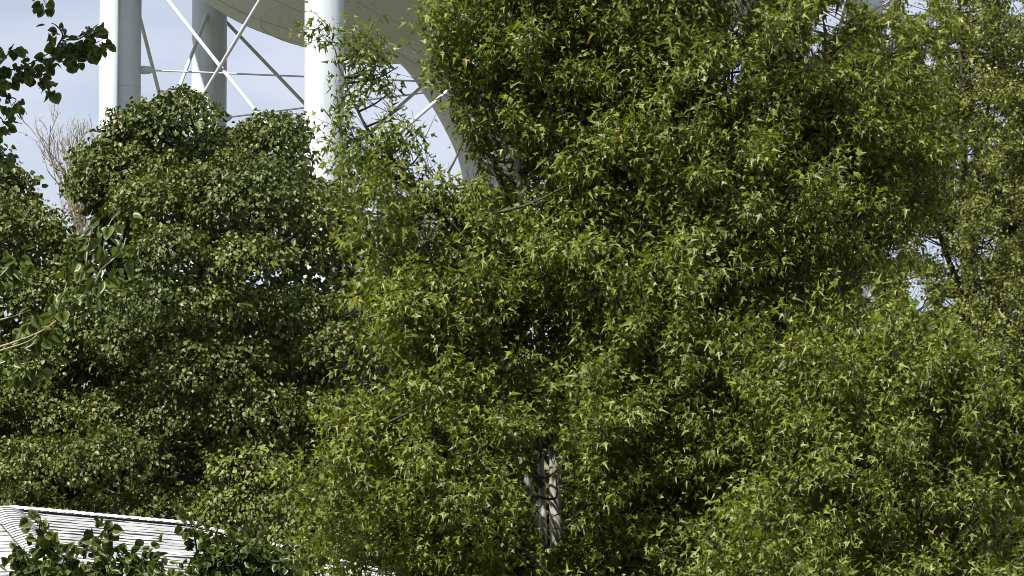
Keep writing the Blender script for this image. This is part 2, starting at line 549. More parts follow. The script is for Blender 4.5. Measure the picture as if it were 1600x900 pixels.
def tmpl_delta():
    """broad triangular leaf on a flat stalk"""
    half = [(0.42, 0.03), (0.36, 0.25), (0.46, 0.42), (0.66, 0.46), (0.90, 0.37), (1.10, 0.19), (1.24, 0.0)]
    V, T = [(0, 0.008, 0), (0, -0.008, 0), (0.43, -0.008, 0.05), (0.43, 0.008, 0.05)], [(0, 1, 2), (0, 2, 3)]
    mid0 = len(V)
    V.append((0.42, 0, 0.05)); V.append((0.85, 0, 0.02))
    for s in (-1, 1):
        b = len(V)
        for x, y in half:
            V.append((x, s * y, 0.05 + 0.16 * y - 0.28 * max(0, x - 0.6) ** 2))
        m0, m1 = mid0, mid0 + 1
        T += [(m0, b, b + 1), (m0, b + 1, b + 2), (m0, b + 2, b + 3), (m0, b + 3, m1), (m1, b + 3, b + 4), (m1, b + 4, b + 5), (m1, b + 5, b + 6)]
    return np.array(V, dtype=float), np.array(T)

TM_MAPLE, TM_OVATE, TM_LANCE, TM_DELTA = tmpl_maple(), tmpl_ovate(), tmpl_lance(), tmpl_delta()

def leaf_frame(A, Nn):
    A = norm(A)
    Nn = norm(Nn - (Nn * A).sum(-1, keepdims=True) * A)
    return A, np.cross(Nn, A), Nn

def leaves_mesh(name, tmpl, P, A, Nn, S, tint, bend=None):
    TV, TT = tmpl
    A, B, Nn = leaf_frame(A, Nn)
    n, k = len(P), len(TV)
    wz = TV[None, :, 2] * (1.0 if bend is None else bend[:, None])
    V = P[:, None] + S[:, None, None] * (TV[None, :, 0, None] * A[:, None] + TV[None, :, 1, None] * B[:, None] + wz[..., None] * Nn[:, None])
    T = (TT[None] + (np.arange(n) * k)[:, None, None]).reshape(-1, 3)
    return raw_mesh(name, V.reshape(-1, 3), T, np.repeat(tint, k))

def single_leaves(tree, tmpl, mat, P, A, Nn, S, variants=8, name='leaf'):
    """the leaves that show largest, each an object that shares one of a few meshes"""
    meshes = []
    for v in range(variants):
        one = leaves_mesh(name, (tmpl[0] * np.array((1, 0.85 + 0.3 * v / variants, 0.5 + 1.1 * ((v * 5) % variants) / variants)), tmpl[1]),
                          np.zeros((1, 3)), np.array([[1., 0, 0]]), np.array([[0, 0, 1.]]), np.ones(1), np.array([(v * 0.37 + 0.15) % 0.95]))
        one.materials.append(mat)
        meshes.append(one)
    A, B, Nn = leaf_frame(A, Nn)
    for i in range(len(P)):
        o = bpy.data.objects.new(name, meshes[i % variants])
        COL.objects.link(o)
        o.parent = tree
        s = S[i]
        M = Matrix(((A[i][0] * s, B[i][0] * s, Nn[i][0] * s, P[i][0] - tree.location[0]),
                    (A[i][1] * s, B[i][1] * s, Nn[i][1] * s, P[i][1] - tree.location[1]),
                    (A[i][2] * s, B[i][2] * s, Nn[i][2] * s, P[i][2] - tree.location[2]), (0, 0, 0, 1)))
        o.matrix_local = M

def pick_largest(P, S, A, Nn, count=300):
    """the leaves in the picture that stand nearest and face it"""
    x, y = pix(P)
    score = S / P[:, 1] * (0.3 + np.abs(Nn[:, 1]) * 0.7)
    inside = (x > 5) & (x < 1595) & (y > 5) & (y < 895)
    front = P[:, 1] < np.quantile(P[inside, 1], 0.10)
    score = np.where(inside & front, score, 0)
    return np.argsort(-score)[:count]

# holes in the leafage where sky or tower shows through: picture x, y, radius
GAPS = [(1300, 25, 22), (1282, 42, 15), (1272, 75, 12), (1452, 95, 13), (1447, 72, 11), (1490, 70, 11), (1142, 120, 17), (1152, 105, 12), (1150, 47, 15), (1385, 50, 13), (1395, 72, 12), (1458, 35, 11), (1395, 395, 11), (1460, 380, 17), (1488, 412, 14), (1352, 455, 13), (1362, 470, 10), (1432, 455, 16), (1440, 475, 13), (1482, 470, 10),
        (1218, 510, 12), (1432, 4, 20), (1592, 12, 14), (1372, 8, 15), (1160, 8, 22), (1545, 170, 10), (1558, 180, 9), (1512, 235, 9), (1530, 275, 9),
        (640, 105, 24), (650, 150, 20), (668, 180, 18), (690, 215, 18), (705, 250, 22), (735, 270, 14), (770, 285, 13), (790, 262, 10), (745, 100, 9), (575, 185, 24), (590, 160, 18), (692, 122, 10), (700, 145, 11)]
def keep(P, rng, soft=0.45):
    x, y = pix(P)
    ok = np.ones(len(P), bool)
    for gx_, gy_, r in GAPS:
        d = np.hypot(x - gx_, y - gy_) / r
        ok &= (d + rng.normal(0, soft * 0.5, len(P)) > 1) | (rng.random(len(P)) < 0.05)
    return ok

def sprays(O, D, Ln, L, rng, size, droop=0.5, spread=0.8, pet=0.06, up=0.8, sizevar=0.25, face=None):
    """leaf pairs along many twigs; returns P, A, N, S"""
    S_ = len(O)
    k = np.arange(L)
    t = 0.22 + 0.78 * (k // 2) / max(1, (L - 1) // 2)
    s1 = norm(np.cross(D, np.array((0.05, 0.03, 1.0))))
    s2 = np.cross(s1, D)
    phi = (k // 2) * (math.pi / 2) + (k % 2) * math.pi
    ph = phi[None] + rng.normal(0, 0.35, (S_, L)) + rng.random((S_, 1)) * 0.8
    side = np.cos(ph)[..., None] * s1[:, None] + np.sin(ph)[..., None] * s2[:, None]
    bendz = -0.22 * (t[None] ** 2) * Ln[:, None] * droop
    base = O[:, None] + D[:, None] * (t[None] * Ln[:, None])[..., None]
    base = base + np.stack([np.zeros_like(bendz), np.zeros_like(bendz), bendz], -1)
    endw = (t > 0.93)[None, :, None] * 0.7
    A = norm(D[:, None] * (0.40 + endw) + side * spread + rng.normal(0, 0.30, (S_, L, 3)) + np.array((0, 0, -droop)))
    P = base + A * pet * (0.6 + 0.8 * rng.random((S_, L, 1)))
    N = rng.normal(0, 0.72, (S_, L, 3)) + np.array((0, 0, up)) + 0.35 * D[:, None]
    if face is not None:
        N = N + face
    S = size * (1 + rng.normal(0, sizevar + 0.08, (S_, L))).clip(0.40, 1.75) * (1.05 - 0.25 * t[None])
    return P.reshape(-1, 3), A.reshape(-1, 3), N.reshape(-1, 3), S.reshape(-1)

def connect(mb, bases, nodes, rng, r0, r1, sides=4):
    """twigs from the nearest lower limb point out to each bough"""
    nx, ny = pix(nodes)
    for b in bases:
        bx, by = pix(b)
        d = np.linalg.norm(nodes - b, axis=1) + (10.0 * (nx > 730) if bx < 655 and by < 290 else 0.0) + np.maximum(0, nodes[:, 2] - b[2] + 0.1) * 1.4
        a = nodes[int(np.argmin(d))]
        L = np.linalg.norm(b - a)
        m = (a + b) / 2 + np.array((0, 0, -0.10 * L)) + rng.normal(0, 0.05 * L, 3)
        P = spline([a, m, b], 3)
        mb.tube(P, np.linspace(r0 * min(1.5, 0.6 + 0.4 * L), r1, len(P)), sides, False)

def wiggle(pts, rng, amp, n=6):
    P = spline(pts, n)
    P[1:-1] += np.convolve(rng.normal(0, 1, len(P) - 2), np.ones(3) / 3, 'same')[:, None] * amp * norm(rng.normal(0, 1, (1, 3)))
    return P

def fill_ellipsoids(ells, count, rng, mind, hollow=0.35):
    """points spread through a union of ellipsoids (centre, radii), thinned to a least distance"""
    vol = np.array([np.prod(r) for _, r in ells])
    pick = rng.choice(len(ells), count * 6, p=vol / vol.sum())
    C = np.array([ells[i][0] for i in pick])
    R = np.array([ells[i][1] for i in pick])
    d = norm(rng.normal(0, 1, (len(pick), 3)))
    q = C + d * R * (hollow + (1 - hollow) * rng.random((len(pick), 1)) ** 0.45)
    cell, out = {}, []
    for p in q:
        key = tuple((p // mind).astype(int))
        bad = False
        for dx in (-1, 0, 1):
            for dy in (-1, 0, 1):
                for dz in (-1, 0, 1):
                    for o in cell.get((key[0] + dx, key[1] + dy, key[2] + dz), ()):
                        if ((o - p) ** 2).sum() < mind * mind:
                            bad = True
        if not bad:
            cell.setdefault(key, []).append(p)
            out.append(p)
            if len(out) >= count:
                break
    return np.array(out)

def spray_tree(tree, stems, ells, seed, boughs, mind, tmpl, mat, bark, leaf, per, nl, twig, stem_name='stem', droop=0.5, up=0.8, pet=0.06, singles=0, front_gaps=(), sun_open=(), gapped=True, hollow=0.35, bough_r=0.30, extra=None, spread=0.8):
    """a tree with hand laid stems; boughs of leafy twigs spread through its crown"""
    rng = np.random.default_rng(seed)
    nodes = []
    for k, (pts, r0, r1) in enumerate(stems):
        P = wiggle(pts, rng, 0.012, 7)
        mb = MB(); mb.tube(P, np.linspace(r0, r1, len(P)) * (1 + rng.normal(0, 0.03, len(P))), 9); mb.build('trunk' if k == 0 else 'limb', bark if k < 3 else M_bark_dark, tree, True)
        nodes.append(P[len(P) // 4:])
    nodes = np.vstack(nodes)
    B = fill_ellipsoids(ells, boughs, rng, mind, hollow)
    more = []
    for k, (pts, r0, r1) in enumerate(stems):      # no limb stays bare at its end
        P = spline(pts, 7)
        for q in P[int(len(P) * 0.5):]:
            qx, qy = pix(q)
            if k and not (qx < 720 and qy < 340):
                more.append(q + rng.normal(0, 0.16, 3) + (0, -0.12, 0.05))
    B = np.vstack([B, np.array(more)])
    nthin = 0
    if extra is not None:
        B = np.vstack([B, extra])
        nthin = len(extra)
    if gapped:
        x, y = pix(B)
        ok = np.ones(len(B), bool)
        for gx_, gy_, r in GAPS:
            ok &= np.hypot(x - gx_, y - gy_) > r * 0.9
        nthin = int(ok[-nthin:].sum()) if nthin else 0
        B = B[ok]
    axis = tree.location
    low = np.stack([np.full(len(B), axis[0]), np.full(len(B), axis[1]), B[:, 2] - 2.0], -1)
    out = norm(B - low)
    base = B - out * bough_r * 1.3
    own = np.repeat(np.arange(len(base)), per)
    plume = rng.random((len(base) * per, 1)) ** 1.3 * np.repeat(rng.uniform(0.1, 0.75, (len(base), 1)), per, 0)     # twigs leave all along an upswept bough
    O = np.repeat(base - out * 0.12, per, 0) + np.repeat(out, per, 0) * plume + rng.normal(0, 0.035, (len(base) * per, 3))
    D = norm(np.repeat(out, per, 0) + rng.normal(0, 0.50, (len(base) * per, 3)) * np.array((1, 1, 0.7)))
    Ln = twig * (0.5 + 0.7 * rng.random(len(O)) + 0.5 * (rng.random(len(O)) < 0.08))
    if nthin:                                      # the loose outer tufts carry fewer twigs
        use = np.ones(len(O), bool)
        q = np.arange(len(O)) // per >= len(base) - nthin
        use[q & (np.arange(len(O)) % per > 4)] = False
        O, D, Ln, own = O[use], D[use], Ln[use], own[use]
    P, A, N, S = sprays(O, D, Ln, nl, rng, leaf, droop=droop, up=up, pet=pet, spread=spread)
    bough_t = rng.normal(0, 0.13, len(base) * per)[:len(O)].repeat(nl)
    young = np.tile(np.where(np.arange(nl) // 2 >= (nl // 2) * 0.72, 0.24, -0.05), len(O))      # the youngest leaves at a twig's tip are paler
    tint = (0.42 + bough_t + young + rng.normal(0, 0.17, len(P))).clip(0, 0.93)
    tint[rng.random(len(P)) < 0.003] = 1.0
    tw = np.repeat(np.arange(len(O)), nl)
    if gapped:
        ok = keep(P, rng)
        P, A, N, S, tint, tw = P[ok], A[ok], N[ok], S[ok], tint[ok], tw[ok]
    x, y = pix(P)                                  # the far side and what hangs below the view stay lighter in leaf
    thin = ((P[:, 1] > tree.location[1] + 0.5) & (rng.random(len(P)) < 0.45)) | ((y > 960) & (rng.random(len(P)) < 0.7)) | ((np.abs(x - 800) > 870) & (rng.random(len(P)) < 0.5))
    P, A, N, S, tint, tw = P[~thin], A[~thin], N[~thin], S[~thin], tint[~thin], tw[~thin]
    for gx_, gy_, r, yd in front_gaps:             # where the bare trunk shows
        x, y = pix(P)
        ok = (np.hypot(x - gx_, y - gy_) > r * (1 + rng.normal(0, 0.25, len(P)))) | (P[:, 1] > yd)
        P, A, N, S, tint, tw = P[ok], A[ok], N[ok], S[ok], tint[ok], tw[ok]
    if sun_open:                                   # a chink in the leafage lets the sun reach the trunk
        ts = np.array(to_sun)
        for q in sun_open:
            v = P - q
            a_ = v @ ts
            d_ = np.linalg.norm(v - a_[:, None] * ts, axis=1)
            ok = ~((a_ > 0.05) & (d_ < 0.15) & (rng.random(len(P)) < 0.9))
            P, A, N, S, tint, tw = P[ok], A[ok], N[ok], S[ok], tint[ok], tw[ok]
    left = np.bincount(tw, minlength=len(O))       # only twigs that carry leaves are built
    mb = MB()
    for i in np.nonzero((left > nl * 0.4) & (O[:, 1] < tree.location[1] + 0.8))[0]:
        mb.tube([O[i], O[i] + D[i] * Ln[i] + (0, 0, -0.2 * Ln[i] * droop)], [0.006, 0.002], 3, False)
    mb.build('twigs', M_bark_dark, tree)['kind'] = 'stuff'
    alive = np.bincount(own, weights=(left > nl * 0.4), minlength=len(base)) > per * 0.35
    mb = MB()
    connect(mb, base[alive], nodes, rng, 0.018, 0.006)
    mb.build('branches', M_bark_dark, tree)['kind'] = 'stuff'
    if singles:
        top = pick_largest(P, S, A, norm(N), singles)
        single_leaves(tree, tmpl, mat, P[top], A[top], N[top], S[top])
        rest = np.ones(len(P), bool); rest[top] = False
        P, A, N, S, tint = P[rest], A[rest], N[rest], S[rest], tint[rest]
    bend = rng.uniform(0.2, 2.6, len(P))
    cr = link('crown', leaves_mesh('crown', tmpl, P, A, N, S, tint, bend), mat, tree)
    cr['kind'] = 'stuff'
    return len(P)

def ell(px, py, d, rx, ry, rz):
    return (at(px, py, d), np.array((rx, ry, rz)))

# ------------------------------------------------------------------ the maple in the middle
MD = 55.0
b0 = at(857, 900, MD)
maple = thing('maple_tree', 'tall maple with pale forked trunk in the middle of the picture', 'tree', (b0[0], MD, 0), 'trees')
def st(pts, r0, r1, d=MD, dd=0.0):
    P = [at(x, y, d + dd * i / max(1, len(pts) - 1)) for i, (x, y) in enumerate(pts)]
    return (P, r0, r1)
grd = (b0[0], MD, 0.0)
main = [np.array((b0[0] - 0.02, MD, 0.0)), np.array((b0[0], MD, 2.0))] + [at(x, y, MD) for x, y in ((868, 900), (867, 800), (864, 700), (850, 560), (828, 420), (812, 290), (803, 150), (797, 0), (790, -160), (785, -320))]
stems = [(main, 0.088, 0.012),
         st([(852, 980), (849, 860), (847, 770), (848, 690), (872, 590), (915, 460), (960, 300), (1000, 140), (1035, -40), (1060, -200)], 0.05, 0.012, MD - 0.05, 1.0),
         st([(842, 960), (836, 830), (824, 750), (800, 640), (776, 520), (752, 420), (722, 330), (700, 270)], 0.045, 0.010, MD - 0.10, -0.8),
         st([(866, 890), (905, 800), (960, 690), (1030, 570), (1110, 440), (1190, 310), (1250, 205), (1290, 130)], 0.09, 0.012, MD, -1.2),
         st([(868, 920), (930, 840), (1020, 770), (1120, 700), (1230, 620), (1320, 540)], 0.07, 0.012, MD, -1.6),
         st([(848, 920), (790, 830), (710, 760), (630, 700), (560, 670)], 0.06, 0.010, MD, -1.4),
         st([(846, 760), (780, 640), (720, 540), (660, 470), (620, 440)], 0.045, 0.008, MD, -1.4),
         st([(855, 700), (900, 560), (1000, 420), (1060, 300), (1120, 200)], 0.05, 0.010, MD, -0.6),
         st([(840, 600), (850, 440), (880, 260), (900, 120), (915, -60)], 0.05, 0.010, MD, 1.8),
         st([(815, 380), (760, 220), (720, 120), (700, 20), (690, -80)], 0.035, 0.008, MD, 0.2),
         st([(740, 400), (650, 290), (580, 210), (540, 130), (520, 70)], 0.03, 0.006, MD - 0.8, -0.3),
         st([(690, 330), (600, 260), (545, 215), (505, 170)], 0.024, 0.006, MD - 0.8, -0.3)]
ells = [ell(800, -60, 55.0, 0.95, 1.3, 1.5), ell(790, 110, 55.0, 0.80, 1.1, 0.9), ell(900, 60, 54.6, 1.3, 1.6, 1.3), ell(1050, 60, 54.8, 1.3, 1.6, 1.2),
        ell(1200, 120, 54.3, 1.3, 1.5, 1.2), ell(1330, 190, 54.2, 1.0, 1.3, 0.8), ell(1090, 280, 54.0, 1.6, 1.6, 1.1), ell(1240, 330, 54.0, 1.1, 1.4, 0.75),
        ell(880, 300, 55.4, 1.1, 1.5, 1.0), ell(950, 430, 54.6, 1.1, 1.8, 1.0), ell(740, 420, 54.0, 0.75, 1.3, 0.7), ell(690, 500, 53.8, 0.75, 1.3, 0.6),
        ell(1080, 480, 53.8, 1.2, 1.6, 0.8), ell(850, 540, 55.6, 1.0, 1.3, 0.9), ell(720, 620, 53.7, 1.0, 1.4, 0.75), ell(1000, 640, 53.8, 1.2, 1.6, 0.9),
        ell(1160, 620, 53.6, 1.1, 1.5, 0.9), ell(600, 740, 53.6, 0.9, 1.2, 0.6), ell(720, 800, 53.4, 1.0, 1.4, 0.8), ell(960, 800, 53.6, 0.7, 1.2, 0.7),
        ell(1100, 830, 53.4, 1.2, 1.5, 0.9), ell(880, 960, 53.8, 2.6, 1.6, 0.6), ell(1260, 760, 53.8, 1.0, 1.4, 0.9), ell(650, 900, 53.6, 0.9, 1.2, 0.6), ell(1160, -20, 54.6, 1.3, 1.5, 0.8), ell(1290, 60, 54.6, 1.0, 1.4, 0.8), ell(1390, 120, 54.6, 0.6, 1.2, 0.6), ell(1010, -40, 54.6, 1.2, 1.5, 0.8), ell(1380, 290, 54.2, 0.7, 1.2, 0.6), ell(722, 40, 54.6, 0.45, 0.9, 0.55), ell(722, 150, 54.6, 0.30, 0.8, 0.40), ell(748, 225, 54.6, 0.26, 0.7, 0.3), ell(1420, 80, 54.8, 0.45, 1.0, 0.5), ell(590, 305, 54.0, 0.42, 0.8, 0.30), ell(655, 345, 54.0, 0.5, 0.9, 0.36), ell(625, 420, 54.0, 0.5, 0.9, 0.32), ell(1335, 410, 54.4, 0.55, 1.0, 0.45), ell(1290, 460, 54.4, 0.55, 1.0, 0.4), ell(1440, 210, 54.6, 0.45, 1.0, 0.8), ell(600, 370, 54.0, 0.45, 0.8, 0.3), ell(540, 320, 54.2, 0.32, 0.7, 0.28), ell(530, 275, 54.2, 0.22, 0.6, 0.18)]
extra = np.array([at(x, y, 54.0) for x, y in ((522, 52), (535, 78), (548, 100), (556, 128), (572, 60), (592, 70), (585, 105), (603, 130), (505, 172), (530, 188), (552, 205), (575, 215), (620, 165), (632, 195), (612, 215), (645, 235), (598, 238), (660, 275), (625, 262), (585, 260), (690, 300), (650, 315), (610, 300), (565, 240))])
maple_n = spray_tree(maple, stems, ells, 21, 960, 0.33, TM_MAPLE, M_maple, M_bark_maple, 0.084, 13, 16, 0.50, singles=300, extra=extra, bough_r=0.25, droop=0.55, hollow=0.12, front_gaps=[(854, 690, 18, MD), (854, 715, 22, MD), (856, 745, 25, MD), (856, 780, 27, MD), (857, 812, 25, MD), (860, 838, 16, MD), (826, 752, 14, MD), (830, 778, 13, MD)], sun_open=[at(x, y, MD - 0.1) for x, y in ((864, 715), (866, 745), (867, 770), (867, 800), (825, 752), (867, 825), (849, 790))])

# ------------------------------------------------------------------ the lower maple at the right
b1 = at(1460, 900, 52.6)
maple2 = thing('maple_tree', 'broad low maple filling the lower right, limbs leaning left', 'tree', (b1[0], 52.6, 0), 'trees')
stems = [([np.array((b1[0], 52.6, 0.0)), np.array((b1[0], 52.6, 2.5)), at(1462, 900, 52.6), at(1455, 760, 52.6), at(1440, 620, 52.6), at(1430, 530, 52.6)], 0.14, 0.015),
         st([(1460, 930), (1400, 820), (1330, 740), (1270, 690)], 0.06, 0.01, 52.6, -1.2), st([(1460, 900), (1520, 780), (1580, 690), (1640, 620)], 0.06, 0.01, 52.6, -0.6),
         st([(1455, 800), (1400, 690), (1340, 600), (1300, 540)], 0.05, 0.01, 52.6, -1.0), st([(1450, 760), (1470, 640), (1480, 560)], 0.05, 0.01, 52.6, -1.2)]
ells = [ell(1400, 555, 52.2, 0.7, 1.2, 0.4), ell(1300, 610, 51.9, 0.9, 1.2, 0.6), ell(1450, 640, 51.8, 0.8, 1.2, 0.5), ell(1340, 720, 51.6, 1.0, 1.4, 0.7),
        ell(1490, 740, 52.0, 0.6, 1.2, 0.5), ell(1400, 830, 51.2, 1.1, 1.3, 0.7), ell(1250, 850, 51.2, 0.9, 1.3, 0.7), ell(1540, 870, 51.4, 0.6, 1.2, 0.4), ell(1400, 960, 51.2, 2.2, 1.3, 0.5)]
spray_tree(maple2, stems, ells, 33, 200, 0.42, TM_MAPLE, M_maple, M_bark_dark, 0.080, 14, 16, 0.50, singles=300, bough_r=0.25, droop=0.55, extra=np.array([at(x, y, 52.3) for x, y in ((1245, 525), (1268, 545), (1300, 528), (1340, 512), (1362, 498), (1398, 492), (1420, 505), (1446, 520), (1480, 545), (1225, 560), (1510, 590))]))

# ------------------------------------------------------------------ fine leaved trees at the right edge, behind
def fine_tree(label, px, d, stems_px, ells, seed, boughs, leaf=0.058, mind=0.40, per=15, nl=20):
    b = at(px, 900, d)
    t = thing('elm_tree', label, 'tree', (b[0], d, 0), 'trees')
    st_ = []
    for k, (pts, r0, r1) in enumerate(stems_px):
        P = [at(x, y, d + 0.3 * ((k * 7) % 5 - 2) * i / len(pts)) for i, (x, y) in enumerate(pts)]
        if k == 0:
            P = [np.array((b[0], d, 0.0)), np.array((b[0], d, 3.0))] + P
        st_.append((P, r0, r1))
    spray_tree(t, st_, ells, seed, int(boughs * 1.15), mind, tmpl_lance(0.33), M_fine, M_bark_dark, leaf, per, nl, 0.5, droop=0.75, pet=0.03, bough_r=0.3, up=0.6)
    return t
fine_tree('pale fine leaved elm at the right edge with sky showing round its limbs', 1545, 78.0,
          [([(1545, 900), (1540, 760), (1528, 620), (1518, 480), (1510, 340), (1505, 200), (1500, 60), (1496, -80)], 0.17, 0.015),
           ([(1535, 700), (1480, 600), (1430, 520), (1380, 470), (1365, 430)], 0.07, 0.012), ([(1525, 560), (1560, 430), (1590, 300), (1610, 150)], 0.07, 0.012),
           ([(1520, 500), (1480, 400), (1450, 300), (1440, 180)], 0.06, 0.012), ([(1512, 400), (1530, 260), (1550, 120), (1560, 0)], 0.05, 0.01)],
          [ell(1540, 60, 78, 1.0, 1.6, 1.1), ell(1580, 200, 77.5, 0.9, 1.6, 1.2), ell(1480, 170, 78, 0.9, 1.6, 1.0), ell(1560, 360, 77.2, 0.8, 1.5, 1.0), ell(1420, 310, 78, 0.8, 1.4, 0.6), ell(1560, 520, 77, 0.8, 1.5, 0.9),
           ell(1650, 400, 78, 1.2, 1.8, 3.0), ell(1480, 560, 77, 0.9, 1.5, 0.5), ell(1540, 700, 77.5, 1.0, 1.4, 0.9), ell(1430, 430, 78, 0.75, 1.2, 0.7), ell(1450, 470, 79, 0.7, 1.2, 0.5), ell(1470, 50, 78, 0.7, 1.3, 0.8), ell(1400, 220, 78, 0.8, 1.3, 0.8), ell(1455, 60, 79, 0.7, 1.1, 0.8)], 41, 480)
fine_tree('fine leaved elm behind the maple, rising right of the tank', 1290, 84.0,
          [([(1290, 900), (1300, 700), (1320, 540), (1345, 440), (1370, 330), (1385, 200), (1390, 60)], 0.16, 0.015),
           ([(1310, 600), (1360, 500), (1376, 462), (1392, 400)], 0.07, 0.012), ([(1305, 640), (1260, 500), (1230, 380), (1215, 250)], 0.07, 0.012)],
          [ell(1230, 420, 84, 1.3, 1.6, 1.0), ell(1340, 300, 84, 1.0, 1.5, 0.8), ell(1230, 220, 84, 1.3, 1.6, 1.4), ell(1390, 170, 84, 0.9, 1.5, 1.0), ell(1380, 40, 84, 0.7, 1.4, 0.6), ell(1230, 40, 84, 1.0, 1.5, 1.0), ell(1300, 620, 84, 1.8, 1.8, 1.1), ell(1080, 420, 84, 1.4, 1.6, 1.6), ell(1100, 180, 84, 1.0, 1.5, 1.0)], 43, 330)

# ------------------------------------------------------------------ the dense dark trees at the left
def lobe_leaves(C, R, outd, rng, n, leaf):
    d = norm(rng.normal(0, 1, (n * 3, 3)))
    w = d @ norm(outd * 0.8 + np.array((0, 0, 0.7)))
    d = d[(w + rng.normal(0, 0.25, len(d))) > 0.02][:n]
    lump = 1 + 0.16 * np.sin(d[:, 0] * 7 + C[0] * 9) * np.sin(d[:, 2] * 8 + C[2] * 5) + 0.10 * np.sin(d[:, 1] * 13 + C[0] * 4 + d[:, 0] * 11)
    r = R * lump * (0.62 + 0.40 * rng.random(len(d)) ** 0.5)
    P = C + d * r[:, None] * np.array((1.08, 1.0, 0.72))
    N = d * 0.55 + np.array((0, 0, 0.50)) + rng.normal(0, 0.36, (len(d), 3))
    A = np.array((0, 0, -0.75)) + d * 0.55 + rng.normal(0, 0.55, (len(d), 3))
    S = leaf * (1 + rng.normal(0, 0.22, len(d))).clip(0.5, 1.5)
    return P, A, N, S

def lobed_tree(name, label, base_px, d, rows, seed, thick, leaf=0.058, step=106, rr=(0.48, 0.74), per_area=1180, mat=None, cover=1.0, skip=0.14, trunk_r=0.2, tmpl=None, gapped=False, back=True, core=6000):
    """rows: picture y -> left and right edge of the crown; clumps are set over that rounded body in depth"""
    rng = np.random.default_rng(seed)
    b = at(base_px, 900, d)
    t = thing(name, label, 'tree', (b[0], d, 0), 'trees')
    ys = np.array([r[0] for r in rows], float)
    xl = np.array([r[1] for r in rows], float)
    xr = np.array([r[2] for r in rows], float)
    px_m = F / d
    lobes = []
    y = ys[0]
    row_i = 0
    while y < ys[-1]:
        a, c = np.interp(y, ys, xl), np.interp(y, ys, xr)
        xc, hw = (a + c) / 2, (c - a) / 2
        frac_top = min(1.0, 0.35 + (y - ys[0]) / 320.0)
        x = a + rng.uniform(0.3, 0.6) * step * 0.5
        while x < c - 0.2 * step:
            f = max(0.0, 1 - ((x - xc) / (hw + 1e-6)) ** 2)
            dep = thick * math.sqrt(f) * frac_top
            if rng.random() > skip:
                R = rng.uniform(*rr) * (0.75 if y < ys[0] + 60 else 1)
                p = at(x + rng.normal(0, step * 0.12), y + R * px_m * 0.62 + rng.normal(0, step * 0.14), d - dep + rng.normal(0, 0.5))
                lobes.append((p, R, True))
            if back and rng.random() < 0.9:
                R = rng.uniform(*rr) * 1.1
                p = at(x + rng.normal(0, step * 0.15), y + R * px_m * 0.8, d + dep * rng.uniform(-0.35, 0.8))
                lobes.append((p, R, False))
            x += step * rng.uniform(0.85, 1.15)
        y += step * (0.40 if row_i < 3 else 0.78)
        row_i += 1
    Ps, As, Ns, Ss, Ts = [], [], [], [], []
    for p, R, front in lobes:
        ctr = np.array((b[0], d, p[2] - 1.0))
        out = norm(p - ctr)
        lx, ly = pix(p)
        off = lx < -60 or ly > 960                 # beyond the picture: fewer and larger leaves
        n = int(per_area * R * R * 4 * (1.0 if front else 0.34) * cover * (0.35 if off else 1.0))
        lf = (leaf if front else leaf * 1.6) * (1.5 if off else 1.0)
        P, A, N, S = lobe_leaves(p, R, out, rng, n, lf)
        Ps.append(P); As.append(A); Ns.append(N); Ss.append(S)
        Ts.append((0.42 + rng.normal(0, 0.10) + rng.normal(0, 0.18, len(P))).clip(0, 0.95))
    # leaves inside the body of the crown
    nc_ = core
    yy = rng.uniform(ys[0] + 110, ys[-1], nc_)
    a_, c_ = np.interp(yy, ys, xl), np.interp(yy, ys, xr)
    fx = rng.uniform(-0.86, 0.86, nc_)
    xx = (a_ + c_) / 2 + fx * (c_ - a_) / 2
    dp = d + rng.uniform(-0.55, 0.7, nc_) * thick * np.sqrt(1 - fx * fx) * np.minimum(1, 0.3 + (yy - ys[0]) / 320)
    P = np.array([at(x, y, q) for x, y, q in zip(xx, yy, dp)])
    Ps.append(P); As.append(rng.normal(0, 1, P.shape)); Ns.append(rng.normal(0, 0.6, P.shape) + np.array((0, -0.5, 0.5)))
    Ss.append(np.full(nc_, leaf * 2.0)); Ts.append((0.42 + rng.normal(0, 0.2, nc_)).clip(0, 0.95))
    P, A, N, S, T = (np.concatenate(q) for q in (Ps, As, Ns, Ss, Ts))
    T[rng.random(len(T)) < 0.008] = 1.0
    if gapped:
        ok = keep(P, rng)
        P, A, N, S, T = P[ok], A[ok], N[ok], S[ok], T[ok]
    o = link('crown', leaves_mesh('crown', tmpl or TM_OVATE, P, A, N, S, T, rng.uniform(0.3, 1.8, len(P))), mat or M_dense, t)
    o['kind'] = 'stuff'
    # trunk and limbs reaching into the clumps
    top = at(float((np.interp(ys[1], ys, xl) + np.interp(ys[1], ys, xr)) / 2), float(ys[1]) + 80, d)
    tr = spline([np.array((b[0], d, 0)), np.array((b[0] + 0.05, d, 2.2)), (b + top) / 2 + np.array((0.1, 0, 0)), top], 8)
    mb = MB(); mb.tube(tr, np.linspace(trunk_r, 0.03, len(tr)), 10); mb.build('trunk', M_bark_dark, t, True)
    mb = MB()
    connect(mb, [p - norm(p - np.array((b[0], d, p[2]))) * R * 0.3 for p, R, f in lobes], tr[6:], rng, 0.035, 0.012, 5)
    mb.build('branches', M_bark_dark, t)['kind'] = 'stuff'
    return len(P)

